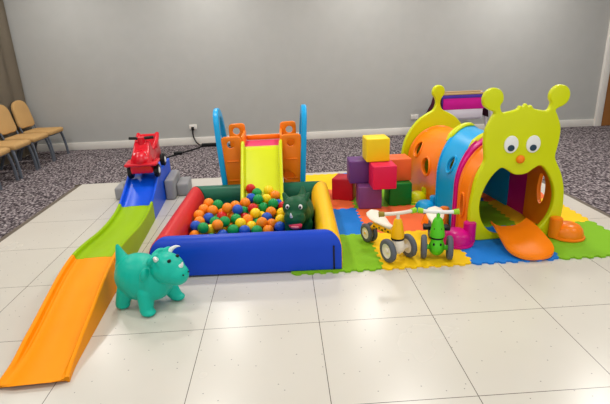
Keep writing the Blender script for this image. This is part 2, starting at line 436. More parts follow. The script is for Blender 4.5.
# ------------------------------------------------------------------ plastic balls
BALLS = [(-0.179,1.329,0.214,'O'),(-0.149,1.403,0.237,'O'),(-0.073,1.371,0.231,'G'),(-0.106,1.290,0.214,'O'),(-0.039,1.320,0.174,'O'),(0.010,1.281,0.230,'O'),(-0.030,1.228,0.179,'R'),(-0.129,1.218,0.179,'B'),(-0.191,1.162,0.175,'O'),(-0.205,1.247,0.197,'O'),(-0.074,1.156,0.169,'G'),(0.002,1.123,0.179,'G'),(-0.103,1.086,0.134,'Y'),(-0.142,1.025,0.176,'G'),(-0.205,1.011,0.124,'O'),(-0.205,1.080,0.172,'B'),(-0.042,1.053,0.181,'O'),(-0.006,1.019,0.114,'B'),(0.176,1.590,0.284,'R'),(0.230,1.531,0.262,'G'),(0.185,1.464,0.241,'B'),(0.325,1.567,0.268,'Y'),(0.378,1.500,0.244,'O'),(0.308,1.457,0.231,'Y'),(0.244,1.406,0.248,'G'),(0.284,1.357,0.193,'G'),(0.363,1.359,0.221,'G'),(0.401,1.427,0.191,'B'),(0.442,1.355,0.194,'R'),(0.140,1.395,0.228,'O'),(0.063,1.366,0.216,'O'),(0.128,1.329,0.179,'G'),(0.205,1.307,0.206,'R'),(0.208,1.385,0.175,'O'),(0.044,1.292,0.155,'O'),(0.090,1.263,0.218,'B'),(0.141,1.251,0.152,'R'),(0.079,1.196,0.168,'G'),(0.168,1.173,0.167,'O'),(0.267,1.281,0.147,'Y'),(0.227,1.225,0.195,'Y'),(0.344,1.283,0.179,'O'),(0.427,1.276,0.169,'Y'),(0.312,1.208,0.161,'B'),(0.243,1.173,0.130,'G'),(0.416,1.185,0.148,'Y'),(0.279,1.104,0.163,'O'),(0.348,1.139,0.133,'O'),(0.410,1.083,0.128,'B'),(0.120,1.105,0.165,'Y'),(0.199,1.102,0.137,'Y'),(0.054,1.114,0.114,'G'),(0.071,1.037,0.143,'G'),(0.323,1.049,0.119,'O'),(0.605,1.395,0.206,'O'),(0.605,1.347,0.138,'O'),(0.153,1.032,0.134,'B'),(0.242,1.031,0.129,'G'),(-0.127,1.297,0.095,'R'),(-0.060,1.357,0.095,'Y'),(-0.003,1.435,0.095,'Y'),(0.605,1.418,0.095,'B'),(-0.057,1.571,0.095,'B'),(-0.086,1.442,0.095,'G'),(0.496,1.409,0.134,'G'),(0.481,1.557,0.095,'R'),(0.533,1.345,0.095,'B'),(-0.167,1.591,0.095,'G'),(-0.036,1.156,0.095,'Y'),(0.091,1.602,0.095,'R'),(-0.122,1.518,0.095,'G'),(0.539,1.469,0.095,'G'),(0.023,1.347,0.095,'G'),(-0.205,1.431,0.095,'Y'),(-0.082,1.227,0.095,'B'),(0.605,1.521,0.095,'R'),(-0.176,1.097,0.095,'Y'),(-0.196,1.244,0.095,'O'),(0.362,1.221,0.095,'B'),(0.039,1.193,0.095,'O'),(0.445,1.243,0.095,'Y'),(-0.205,1.515,0.095,'R'),(0.541,1.533,0.148,'O'),(-0.007,1.263,0.095,'R'),(-0.089,1.011,0.095,'G'),(-0.148,1.175,0.095,'B'),(0.482,1.640,0.095,'B'),(-0.140,1.379,0.095,'Y'),(-0.205,1.327,0.095,'G'),(0.087,1.400,0.095,'G'),(0.436,1.486,0.095,'O'),(0.127,1.191,0.095,'R'),(0.004,1.640,0.095,'B'),(0.203,1.237,0.095,'G'),(0.068,1.481,0.095,'R'),(0.422,1.404,0.095,'B'),(0.452,1.326,0.095,'R'),(0.024,1.552,0.095,'B')]
BC = {'O': ('orange', mat('orange ball', (255, 140, 22), .32)), 'Y': ('yellow', mat('yellow ball', (255, 212, 20), .32)), 'G': ('green', mat('green ball', (8, 152, 76), .32)),
      'R': ('red', mat('red ball', (206, 24, 20), .32)), 'B': ('blue', mat('blue ball', (24, 84, 190), .32))}
bme = {}
NVIS = 58
for i, (x, y, z, k) in enumerate(BALLS):
    cn, cm = BC[k]
    if k not in bme:
        bm = bmesh.new(); ball(bm, (0, 0, 0), .0412, u=24, v=16); o = obj('plastic_ball', bm, cm, angle=180); bme[k] = o.data
    else: o = link(bpy.data.objects.new('plastic_ball', bme[k]))
    o.location = (x, y, z); o.rotation_euler = (x*9, y*7, 0)
    if i >= NVIS: wh = 'lying down among the lower layer of the ball pit'
    elif x > .6: wh = 'between the green dinosaur and the yellow padded wall'
    elif .1 < x < .43 and y > 1.42: wh = 'resting on the lower end of the lime green slide'
    elif x < -.12: wh = 'beside the red padded wall of the pit'
    elif y < 1.07 : wh = 'in the front row against the blue padded wall'
    elif x > .39: wh = 'heaped right beside the green dinosaur'
    elif x > .15 and y > 1.3: wh = 'heaped just below the foot of the slide'
    elif x > .1: wh = 'in the middle of the pit in front of the slide'
    elif y > 1.25: wh = 'heaped toward the green back wall, between red wall and slide'
    else: wh = 'in the near half of the pit, between red wall and slide'
    tag(o, '%s plastic ball %s' % (cn, wh), 'ball', '%s balls %s' % (cn, wh))

# ------------------------------------------------------------------ dinosaurs
def body_from(name, shapes, m, parent, vox=.005, smooth=8):
    """shapes: ('e', centre, radii, rotation matrix) ellipsoids and ('c', a, b, r1, r2) limbs, fused in one skin"""
    bm = bmesh.new()
    for s in shapes:
        if s[0] == 'e': ball(bm, s[1], s[2], s[3] if len(s) > 3 else None, 24, 16)
        else:
            a, b = Vector(s[1]), Vector(s[2]); n = 10
            pts = [a.lerp(b, k/n) for k in range(n+1)]; rr = [s[3]+(s[4]-s[3])*k/n for k in range(n+1)]
            sweep(bm, pts, rr, 14); ball(bm, a, s[3], u=14, v=10); ball(bm, b, s[4], u=14, v=10)
    o = obj(name, bm, m, parent); return remesh(o, vox, smooth, m)
def spike(bm, pts, r0, n=10):
    N = len(pts); pts = catmull(pts, 4, False); sweep(bm, pts, [r0*(1-.93*(i/(len(pts)-1))**1.6) for i in range(len(pts))], n)
TEAL = mat('teal rubber', (0, 184, 160), .42, bump=.05, bscale=90)
td = thing('hopper_dinosaur', 'inflatable teal bouncy dinosaur with white horns standing on the white floor', 'toy dinosaur', (-.36, .30, 0))
# local frame: x forward (head), z up
td.rotation_euler = (0, 0, R(-27))
eR = lambda a, ax='Y': Matrix.Rotation(R(a), 4, ax)
body_from('body', [('e', (-.035, 0, .172), (.158, .13, .138), eR(6)), ('e', (.06, 0, .175), (.11, .11, .125)),
    ('e', (.175, 0, .262), (.098, .09, .085), eR(25)), ('e', (.232, .0, .235), (.068, .066, .062)), ('c', (.07, 0, .22), (.16, 0, .27), .08, .075),
    ('c', (-.09, .075, .11), (-.115, .09, .035), .05, .04), ('c', (-.09, -.075, .11), (-.115, -.09, .035), .05, .04),
    ('c', (.08, .07, .12), (.115, .095, .035), .052, .038), ('c', (.06, -.075, .12), (.07, -.10, .035), .052, .038),
    ('e', (-.115, .09, .022), (.044, .038, .021)), ('e', (-.115, -.09, .022), (.044, .038, .021)), ('e', (.128, .098, .022), (.046, .038, .021)), ('e', (.082, -.102, .022), (.046, .038, .021)),
    ('c', (-.14, 0, .22), (-.165, 0, .29), .06, .03), ('c', (-.165, 0, .29), (-.178, 0, .345), .03, .011),
    ('e', (.125, .05, .325), (.02, .05, .04), eR(30)), ('e', (.125, -.05, .325), (.02, .05, .04), eR(30)), ('e', (.115, 0, .34), (.018, .05, .035), eR(30)),
    ('e', (.09, .095, .25), (.02, .03, .045), eR(20)), ('e', (.09, -.095, .25), (.02, .03, .045), eR(20))], TEAL, td, .0055, 5)
for s in (-1, 1):
    bm = bmesh.new(); spike(bm, [(.150, .05*s, .325), (.158, .066*s, .345), (.175, .085*s, .356), (.198, .096*s, .356)], .015); h = obj('horn', bm, WHITEP, td); h['label'] = 'white horn'
    bm = bmesh.new(); ball(bm, (.222, .034*s, .327), (.010, .012, .010)); h = obj('eye', bm, BLACK, td); h['label'] = 'black eye'
    bm = bmesh.new(); ball(bm, (.296, .022*s, .250), (.006, .005, .004)); h = obj('nostril', bm, BLACK, td)
bm = bmesh.new(); spike(bm, [(.262, 0, .285), (.276, 0, .298), (.282, 0, .318)], .013); h = obj('nose_horn', bm, WHITEP, td); h['label'] = 'white nose horn'

DG = mat('dark green rubber', (4, 84, 48), .5, bump=.05, bscale=90)
gd = thing('hopper_dinosaur', 'dark green bouncy dinosaur with an open pink mouth standing in the ball pit', 'toy dinosaur', (.555, 1.08, .049))
gd.rotation_euler = (0, 0, R(-100)); gd.scale = (1.12, 1.12, 1.1)
body_from('body', [('e', (-.06, 0, .15), (.17, .092, .115)), ('e', (.08, 0, .20), (.075, .078, .09)), ('e', (.13, 0, .255), (.075, .082, .072)), ('e', (.185, 0, .20), (.055, .068, .058), eR(20)),
    ('c', (.03, 0, .17), (.12, 0, .25), .085, .075), ('c', (-.15, .055, .1), (-.16, .06, .03), .04, .032), ('c', (-.15, -.055, .1), (-.16, -.06, .03), .04, .032),
    ('c', (.02, .055, .1), (.03, .06, .03), .04, .032), ('c', (.02, -.055, .1), (.03, -.06, .03), .04, .032), ('c', (-.2, 0, .2), (-.24, 0, .27), .04, .012),
    ('c', (.10, .06, .295), (.09, .076, .328), .024, .013), ('c', (.10, -.06, .295), (.09, -.076, .328), .024, .013),
    ('e', (.20, .03, .232), (.03, .02, .018)), ('e', (.20, -.03, .232), (.03, .02, .018))], DG, gd, .005, 5)
for s in (-1, 1):
    bm = bmesh.new(); ball(bm, (.190, .040*s, .278), (.010, .013, .016)); e = obj('eye', bm, WHITEP, gd); e['label'] = 'white eye'
    bm = bmesh.new(); ball(bm, (.199, .039*s, .277), (.004, .007, .009)); obj('pupil', bm, BLACK, e)
bm = bmesh.new(); spike(bm, [(.232, -.012, .225), (.247, -.012, .245), (.250, -.012, .26)], .009); obj('nose_horn', bm, WHITEP, gd)['label'] = 'small white nose horn'
bm = bmesh.new(); ball(bm, (.214, .008, .165), (.025, .042, .028)); m_ = obj('mouth', bm, mat('pink rubber', (226, 60, 92), .5), gd); m_['label'] = 'pink open mouth'
bm = bmesh.new(); ball(bm, (.236, .008, .160), (.008, .026, .010)); obj('tongue', bm, mat('pale pink rubber', (240, 130, 140), .5), m_)

# ------------------------------------------------------------------ soft cubes
CS = .203
cubes = [('soft_cube', (126, 70, 128), 'purple', 1.205, 1.79, 0, -2, 'purple soft cube standing on the mat at the foot of the pile'),
 ('soft_cube', (6, 128, 40), 'green', 1.48, 1.84, 0, 1, 'green soft cube standing on the mat below the orange and crimson ones'),
 ('soft_cube', (192, 20, 40), 'dark red', 1.03, 2.06, 0, -24, 'dark red soft cube on the mat beside the yellow ball pit wall'),
 ('soft_cube', (104, 56, 124), 'violet', 1.14, 1.905, 1, -1, 'violet soft cube in the second layer, behind and left of the crimson cube'),
 ('soft_cube', (236, 108, 48), 'burnt orange', 1.488, 1.915, 1, 2, 'burnt orange soft cube in the second layer, on the green one'),
 ('soft_cube', (222, 20, 76), 'crimson', 1.305, 1.69, 1, 0, 'crimson pink soft cube in the second layer, front of the pile'),
 ('soft_cube', (252, 214, 14), 'yellow', 1.275, 1.845, 2, 1, 'yellow soft cube on top of the pile')]
for nm, c, cn, x, y, lv, a, lab in cubes:
    bm = bmesh.new(); bmesh.ops.create_cube(bm, size=CS); 
    bmesh.ops.bevel(bm, geom=bm.edges[:], offset=.010, segments=3, profile=.5, affect='EDGES')
    o = obj(nm, bm, mat(cn+' vinyl', c, .45, bump=.12, bscale=18), angle=50)
    o.location = (x, y, G+.001+CS/2+lv*(CS+.0005)); o.rotation_euler = (0, 0, R(a)); tag(o, lab, 'soft cube', 'pile of soft play cubes')
# ------------------------------------------------------------------ roller coaster track
trk = thing('ride_on_track', 'long wavy ride-on roller coaster track in amber, lime and blue sections', 'ride-on track', (-.75, 1.0, 0))
TA = math.atan2(-.125, 2.46)                   # direction of the track, seen from above
TO = Vector((-.705, -.36, 0))                  # centre of the front end
def zt(s):                                     # height of the running surface along the track
    K = [(0, .022), (.15, .030), (.35, .062), (.55, .105), (.75, .145), (.93, .165), (1.05, .166), (1.25, .148), (1.5, .118), (1.75, .105), (1.95, .112), (2.1, .135), (2.3, .200), (2.5, .272), (2.58, .288), (2.7, .290), (3.05, .290), (3.1, .290)]
    for (a, za), (b, zb) in zip(K, K[1:]):
        if s <= b:
            t = (s-a)/(b-a); t = max(0, t)
            i = K.index((a, za)); z0 = K[max(i-1, 0)]; z3 = K[min(i+2, len(K)-1)]
            m1 = (zb-z0[1])/(b-z0[0]) if b != z0[0] else 0; m2 = (z3[1]-za)/(z3[0]-a) if z3[0] != a else 0
            h = b-a
            return (2*t**3-3*t*t+1)*za+(t**3-2*t*t+t)*h*m1+(-2*t**3+3*t*t)*zb+(t**3-t*t)*h*m2
    return .29
def tp(s, u, z):
    d = Vector((-.0599, .9982, 0)); n = Vector((d.y, -d.x, 0))
    return TO+d*s+n*u+Vector((0, 0, z))
HW = .145
def segment(name, s0, s1, m, front=False):
    bm = bmesh.new(); n = int((s1-s0)/.03)+2; rings = []
    for i in range(n+1):
        s = s0+(s1-s0)*i/n; z = zt(s)
        rim = .034 if not front else .034*min(1, .25+s/.35)
        hw = HW+(.012*max(0, 1-s/.16)**2 if front else 0)
        # raised side rails, inner wheel grooves, outer skirts to the floor
        prof = [(-hw, .0015), (-hw, z+rim-.006), (-hw+.006, z+rim), (-hw+.014, z+rim), (-hw+.022, z+rim-.006), (-hw+.026, z+.004), (-hw+.032, z), (-hw+.070, z), (-hw+.076, z+.003), (hw-.076, z+.003), (hw-.070, z), (hw-.032, z), (hw-.026, z+.004), (hw-.022, z+rim-.006), (hw-.014, z+rim), (hw-.006, z+rim), (hw, z+rim-.006), (hw, .0015),
                (hw-.008, .0015), (hw-.012, max(.006, z-.012)), (-hw+.012, max(.006, z-.012)), (-hw+.008, .0015)]
        bulge = 0
        if front and s < .06: bulge = -.03*(1-(s/.06))
        rings.append([bm.verts.new(tp(s+bulge*(1-(u/hw)**2), u, zz)) for u, zz in prof])
    k = len(rings[0])
    for A, B in zip(rings, rings[1:]):
        for j in range(k): bm.faces.new((A[j], A[(j+1) % k], B[(j+1) % k], B[j]))
    bm.faces.new(rings[0]); bm.faces.new(rings[-1][::-1]); bm.transform(T(-Vector(trk.location)))
    return obj(name, bm, m, trk, angle=30)
segment('track_section', 0, .985, YORANGE, True)['label'] = 'amber front section'
segment('track_section', .988, 2.10, LIME2)['label'] = 'lime middle section'
segment('track_section', 2.103, 3.10, TRACKBLUE)['label'] = 'blue top section'
# grey stepped base at both sides of the blue top
for sgn in (1, -1):
    for (u0, u1, s0, s1, h) in ((HW+.004, HW+.098, 2.64, 3.06, .205), (HW+.0985, HW+.215, 2.74, 3.04, .13)):
        bm = bmesh.new(); c = tp((s0+s1)/2, sgn*(u0+u1)/2, h/2); box(bm, (0, 0, 0), (u1-u0, s1-s0, h-.002), .02, seg=3)
        bm.transform(T(c-Vector(trk.location)) @ rz(.0599)); obj('side_step', bm, GREYP, trk)['label'] = 'grey step block'

# ------------------------------------------------------------------ red ride-on car (front = -y, towards the viewer)
cp = tp(2.64, 0, zt(2.64)+.004)
cp = cp+Vector((.018, 0, 0))
car = thing('ride_on_car', 'red ride-on toy car with black wheels parked on top of the track', 'toy car', cp, (R(4), 0, .0599)); car.scale = (1.10, 1.08, 1.07)
def prism_y(bm, prof, hw, bev=.02):
    """side profile (y,z) extruded over x, rounded"""
    vs = [[bm.verts.new((s*hw, y, z)) for y, z in prof] for s in (-1, 1)]
    n = len(prof); bm.faces.new(vs[0]); bm.faces.new(vs[1][::-1])
    for i in range(n): bm.faces.new((vs[0][i], vs[0][(i+1) % n], vs[1][(i+1) % n], vs[1][i]))
    bmesh.ops.recalc_face_normals(bm, faces=bm.faces[:])
bm = bmesh.new(); prism_y(bm, [(-.215, .06), (-.225, .13), (-.20, .19), (-.15, .225), (-.09, .275), (-.045, .305), (-.01, .275), (.02, .20), (.13, .19), (.17, .25), (.20, .30), (.235, .30), (.245, .22), (.24, .07)], .088)
ball(bm, (-.0, -.13, .17), (.095, .11, .075))
b2 = bmesh.new()
for v in bm.verts:
    if v.co.z > .13: v.co.x *= 1-.30*min(1, (v.co.z-.13)/.14)*(1 if v.co.y < .1 else .4)
body = obj('body', bm, RED, car)
remesh(body, .007, 8, RED)
cut_ = []
bm = bmesh.new(); box(bm, (0, -.205, .142), (.262, .07, .026), .012, seg=3)
for s in (-1, 1): box(bm, (s*.11, -.14, .14), (.045, .15, .022), .01, seg=3)
bump_ = obj('bumper', bm, RED, car)
bm = bmesh.new(); 
for s in (-1, 1): sweep(bm, catmull([(s*.055, .02, .20), (s*.08, .08, .235), (s*.085, .16, .27), (s*.08, .22, .30)], 5, False), .018, 10)
obj('seat_side', bm, RED, car)
bm = bmesh.new(); sweep(bm, [(-.10, -.04, .33), (-.05, -.05, .33), (0, -.055, .325), (.05, -.05, .33), (.10, -.04, .33)], .013, 10); hb = obj('handlebar', bm, BLACK, car); hb['label'] = 'black handlebar'
bm = bmesh.new(); cyl(bm, (0, -.055, .27), (0, -.055, .34), .035, .028, 16); obj('steering_boss', bm, RED, car)
for x in (-1, 1):
    for y in (-.135, .175):
        wh = bmesh.new(); cyl(wh, (x*.088, y, .061), (x*.126, y, .061), .060, n=28); bmesh.ops.bevel(wh, geom=[e for e in wh.edges if len(e.link_faces) == 2 and any(len(f.verts) > 4 for f in e.link_faces)], offset=.008, segments=2, affect='EDGES')
        w = obj('wheel', wh, BLACK, car); w['label'] = 'black wheel with white hub'
        bm = bmesh.new(); cyl(bm, (x*.124, y, .061), (x*.130, y, .061), .030, .024, 20); obj('hub_cap', bm, WHITEP, w)
bm = bmesh.new()
Md = T((0, -.168, .222)) @ Matrix.Rotation(R(42), 4, 'X')
for u, v, a, b in ((-.035, .0, .040, .022),): box(bm, (0, 0, 0), (a, b, .003), .001, Md @ T((u, v, .0)))
obj('sticker', bm, mat('pale pink sticker', (240, 190, 190), .4), car)
bm = bmesh.new()
for s in (1,):
    sweep(bm, [Md @ Vector(p) for p in ((.018, -.014, .0), (.036, .020, .0), (.054, -.014, 0))], .0025, 6, close=True)
    sweep(bm, [Md @ Vector(p) for p in ((.0, -.012, .0), (.014, .028, .0))], .0025, 6)
obj('sticker', bm, WHITEP, car)

# ------------------------------------------------------------------ folding slide with side panels
GS = .0
sl = thing('toddler_slide', 'toddler slide with cyan side frames, orange panels and lime chute dropping into the ball pit', 'slide', (.275, 2.3, 0))
def loc(o_): o_.location = -Vector(sl.location); return o_
# side frames: arch shaped loops in the YZ plane
for sgn, xc in ((-1, -.105), (1, .645)):
    out = catmull([(2.03, 0), (2.03, .35), (2.05, .62), (2.09, .79), (2.19, .86), (2.33, .84), (2.45, .72), (2.52, .45), (2.56, 0.0), (2.45, 0.0), (2.42, .10), (2.14, .10), (2.12, 0.0)], 5)
    h1 = catmull([(2.12, .50), (2.13, .68), (2.19, .77), (2.30, .76), (2.40, .65), (2.43, .50)], 5)
    h2 = catmull([(2.11, .18), (2.11, .40), (2.28, .43), (2.45, .40), (2.47, .18), (2.28, .16)], 5)
    lean = Matrix.Rotation(R(3.5*sgn), 4, 'Y')
    o = plate('side_frame', [[(p.x, p.y) for p in L] for L in (out, h1, h2)], .05, CYAN, sl, bev=.014, M=T((xc, 0, .0)) @ rz(pi/2) , bres=3)
    o.data.transform(T((xc, 0, .4)) @ lean @ T((-xc, 0, -.4)) ); o.data.transform(T((0, 0, .004))); loc(o); o['label'] = 'cyan side frame'
# orange panels facing the front
def opanel(xa, xb, ya, zt_, zb, hole, m=ORANGE, tri=None, mirror=False):
    w = xb-xa; lp = [(xa, zb), (xb, zb), (xb, zt_-.03), (xb-.015, zt_-.008), (xb-.04, zt_), (xa+.05, zt_), (xa+.015, zt_-.02), (xa, zt_-.07)]
    lp = [(xa+.012, zb), (xb-.012, zb), (xb-.006, zb+.2), (xb, zt_-.04), (xb-.006, zt_-.012), (xb-.03, zt_), (xa+.03, zt_-.003), (xa+.006, zt_-.015), (xa, zt_-.05), (xa+.006, zb+.2)]
    loops = [lp, circ(*hole)]
    if tri: loops.append(tri)
    o = plate('hand_panel', loops, .035, m, sl, bev=.009, M=T((0, ya, 0)), bres=3)
    loc(o); o['label'] = 'orange panel with a round hand hole'; return o
opanel(-.098, .085, 2.07, .63, .03, (-.012, .555, .034))
opanel(.445, .632, 2.07, .63, .03, (.535, .55, .034), tri=catmull([(.462, .22), (.462, .29), (.51, .285), (.56, .23), (.51, .20)], 4))
opanel(-.062, .10, 2.46, .685, .03, (.012, .61, .034)); opanel(.44, .60, 2.46, .685, .03, (.532, .605, .034))
for xc in (.095, .448):
    bm = bmesh.new(); box(bm, (xc, 2.27, .54), (.025, .38, .16), .01); loc(obj('inner_wall', bm, ORANGE, sl))
for z in (.22, .4):
    for xa in (-.06, .475):
        bm = bmesh.new(); box(bm, (xa+.06, 2.048, z), (.11, .012, .012), .004); loc(obj('moulded_rib', bm, ORANGE, sl))
bm = bmesh.new(); box(bm, (.272, 2.22, .505), (.36, .40, .03), .01); d_ = loc(obj('platform', bm, mat('pink plastic', (226, 52, 112), .4), sl)); d_['label'] = 'pink platform'
bm = bmesh.new(); box(bm, (.272, 2.46, .54), (.33, .035, .05), .012); loc(obj('cross_bar', bm, ORANGE, sl))['label'] = 'orange cross bar'
for z, y in ((.14, 2.50), (.33, 2.48)):
    bm = bmesh.new(); box(bm, (.272, y, z), (.33, .10, .03), .01); loc(obj('step', bm, CYAN, sl))
# chute
bm = bmesh.new(); cl = catmull([(2.06, .532), (2.0, .525), (1.92, .475), (1.75, .362), (1.6, .255), (1.5, .188), (1.42, .145), (1.32, .125)], 5, False)
rings = []
for i, p in enumerate(cl):
    hw = .186-.018*i/len(cl); y, z = p.x, p.y; rim = .055 if i > 2 else .03+.0125*i
    a = cl[max(0, i-1)]; b = cl[min(len(cl)-1, i+1)]; d = (b-a).normalized(); ny, nz = -d.y, d.x
    if nz < 0: ny, nz = -ny, -nz
    prof = [(-hw, -.02), (-hw, rim-.006), (-hw+.008, rim), (-hw+.020, rim), (-hw+.028, rim-.008), (-hw+.034, .0), (hw-.034, .0), (hw-.028, rim-.008), (hw-.020, rim), (hw-.008, rim), (hw, rim-.006), (hw, -.02), (hw-.01, -.022), (-hw+.01, -.022)]
    rings.append([bm.verts.new((.272+u, y+ny*k, z+nz*k)) for u, k in prof])
for A, B in zip(rings, rings[1:]):
    for j in range(14): bm.faces.new((A[j], A[(j+1) % 14], B[(j+1) % 14], B[j]))
bm.faces.new(rings[0]); bm.faces.new(rings[-1][::-1]); ch = loc(obj('chute', bm, LIME, sl, angle=30)); ch['label'] = 'lime yellow chute'

sl.location.z += .0125
# ------------------------------------------------------------------ caterpillar tunnel
FA = R(2.5)
tun = thing('caterpillar_tunnel', 'caterpillar crawl tunnel with a smiling lime face, antennae and orange, magenta and blue arches', 'play tunnel', (2.10, .93, G+.001), (0, 0, FA))
A_OUT = .335; ZC = .335
def seam(s, x):
    """depth of a joint of the gently curved tunnel: s = (left, right)"""
    return s[0]+(s[1]-s[0])*(1+x/A_OUT)/2
def bend(o):
    for v in o.data.vertices: v.co.x -= .06*(max(0, v.co.y)/1.4)**2
    return o
def arch(name, s0, s1, r, m, label, holes=(), flare=0.0, taper=0.0):
    """half pipe shell standing on straight sides; local y runs to the back"""
    bm = bmesh.new(); th = .022; n = 36; rings = []
    def prof(rr):
        P = [(rr, .002), (rr, ZC*.5)]
        for k in range(n+1):
            a = pi*k/n; P.append((rr*cos(a), ZC+rr*sin(a)))
        P += [(-rr, ZC*.5), (-rr, .002)]
        return P
    ys = [(0, 0, 0), (0, .006, .010), (0, .018, .012), (0, .028, 0), (.35, 0, flare), (.65, 0, flare), (1, -.028, 0), (1, -.018, .012), (1, -.006, .010), (1, 0, 0)]
    at = lambda x, t, e: seam(s0, x)*(1-t)+seam(s1, x)*t+e
    outer = [[bm.verts.new((x, at(x, t, e), z)) for x, z in prof(r+d)] for t, e, d in ys]
    inner = [[bm.verts.new((x, at(x, t, 0), z)) for x, z in prof(r-th)] for t in (0, 1)]
    if taper:
        for v in bm.verts:
            q = max(0, min(1, (v.co.y-seam(s0, v.co.x))/(seam(s1, v.co.x)-seam(s0, v.co.x)))); v.co.x *= 1-taper*(.6+.2*q); v.co.z *= 1-taper*(.55+.4*q)
    k = len(outer[0])
    def strip(A, B, rev=False):
        for j in range(k-1):
            f = (A[j], A[j+1], B[j+1], B[j]); bm.faces.new(f[::-1] if rev else f)
    for A, B in zip(outer, outer[1:]): strip(A, B)
    strip(inner[0], inner[1], True); strip(inner[0], outer[0]); strip(outer[-1], inner[1])
    for e in (0, k-1):
        bm.faces.new([o[e] for o in outer]+[inner[1][e], inner[0][e]])
    o = obj(name, bm, m, tun, angle=35); o['label'] = label
    if holes:
        cs = []
        for sd, y, z, ry, rz_ in holes:
            c = bmesh.new(); lathe(c, [(0, -1), (1, -1), (1, 1), (0, 1)], T((sd*.62, y, z)) @ Matrix.Rotation(pi/2, 4, 'Y') @ Matrix.Diagonal((rz_, ry, .6, 1)), 28)
            cs.append(c)
        cut(o, cs, 35)
        # raised rims round the windows
        for sd, y, z, ry, rz_ in holes:
            for s in (sd,):
                rm = bmesh.new(); pts = []
                for q in range(28):
                    yy = y+ry*1.08*cos(2*pi*q/28); zz = z+rz_*1.08*sin(2*pi*q/28)
                    q = max(0, (yy-seam(s0, s*r))/(seam(s1, s*r)-seam(s0, s*r))); fx = 1-taper*(.6+.2*q); fz = 1-taper*(.55+.4*q)
                    xx = fx*(r if zz/fz < ZC else math.sqrt(max(.001, r*r-(zz/fz-ZC)**2)))
                    pts.append((s*(xx+.003), yy, zz))
                sweep(rm, pts, .009, 8, close=True); bend(obj('window_rim', rm, m, o))
    bend(o)
    return o
y1, y2, y3, y4 = (.20, .40), (.262, .66), (.62, 1.12), (1.36, 1.46)
eps = lambda s: (s[0]+.003, s[1]+.003)
arch('arch_section', (.024, .024), y1, A_OUT, ORANGE, 'orange front arch', [(-1, .12, .23, .035, .085), (1, .20, .29, .05, .12)])
arch('arch_section', eps(y1), y2, A_OUT+.012, MAGENTA, 'magenta arch', [])
arch('arch_section', eps(y2), y3, A_OUT, CYAN, 'blue arch', [(-1, .42, .46, .05, .06)])
arch('arch_section', eps(y3), y4, A_OUT, ORANGE, 'orange rear arch', [(-1, .93, .32, .075, .075), (-1, 1.19, .42, .06, .065), (1, 1.28, .40, .06, .065)], taper=.13)
# lime humps between sections on top
for sm, a0, a1 in ((y2, 62, 128), (y3, 66, 132)):
    f = bmesh.new(); pts = []
    for k in range(25):
        a_ = R(a0+(a1-a0)*k/24); x = (A_OUT+.012)*cos(a_); pts.append((x, seam(sm, x), ZC+(A_OUT+.012)*sin(a_)))
    sweep(f, pts, [.006+.014*min(1, 6*min(k, 24-k)/24) for k in range(25)], 10, sq=(1.3, 1.0))
    bend(obj('back_crest', f, LIME, tun))['label'] = 'lime joining crest'
def smooth_loop(half, mirror=True):
    pts = half+[(-x, z) for x, z in half[::-1] if abs(x) > 1e-4]
    return [(p.x, p.y) for p in catmull(pts, 6)]
def rad(c, r, a0, a1, n): return [(c[0]+r*cos(R(a0+(a1-a0)*k/n)), c[1]+r*sin(R(a0+(a1-a0)*k/n))) for k in range(n+1)]
half = [(.0, .0), (.16, .0), (.30, .0), (.345, .03), (.372, .13), (.376, .24), (.362, .36), (.325, .47), (.282, .545), (.262, .592), (.268, .65), (.276, .72), (.272, .80), (.240, .875), (.222, .915)]
half += rad((.238, 1.005), .073, -68, 222, 10)
half += [(.165, .915), (.115, .917), (.060, .930), (.040, .952), (.018, .945), (.0, .965)]
fo = smooth_loop(half)
fo = [(x*(1-.085*max(0, min(1, (.56-z)/.2))) if x < 0 else x, z) for x, z in fo]
op = [(.0, .475), (.05, .483), (.10, .515), (.140, .532), (.175, .515), (.225, .455), (.268, .365), (.284, .27), (.268, .175), (.222, .095), (.15, .045), (.0, .025)]
op = smooth_loop(op)
op = [(x+.012, z) for x, z in op]
fp = plate('face_panel', [fo, op], .045, LIME, tun, bev=.012, M=T((-.008, 0, .0)) @ Matrix.Diagonal((.968, 1, 1, 1)), bres=4); fp['label'] = 'lime smiling face panel with two antennae'
for x, z in ((-.090, .697), (.068, .691)):
    e = plate('eye', [circ(x, z, .050, 32, .060)], .012, WHITEP, fp, bev=.004, M=T((0, -.026, 0))); e['label'] = 'white oval eye'
    pq = plate('pupil', [circ(x-.002, z-.024, .024, 24, .022)], .008, mat('grey pupil', (38, 62, 78), .4), e, bev=.003, M=T((0, -.034, 0)))
bm = bmesh.new(); ball(bm, (-.014, -.030, .590), (.030, .022, .029)); obj('nose', bm, ORANGE, fp)['label'] = 'orange button nose'
# rear panel: round board with one antenna
half = [(.0, .0), (.18, .0), (.31, .0), (.345, .06), (.362, .20), (.362, .34), (.335, .47), (.28, .57), (.20, .66), (.11, .715), (.050, .745), (.024, .79), (.024, .835)]
half += rad((0, .915), .064, -52, 90, 7)
rp = plate('rear_panel', [smooth_loop(half)], .045, LIME, tun, bev=.012, M=T((-.06, (y4[0]+y4[1])/2+.026, .0)) @ rz(math.atan2(y4[1]-y4[0], .67)), bres=4); rp['label'] = 'lime rear panel with a single antenna'
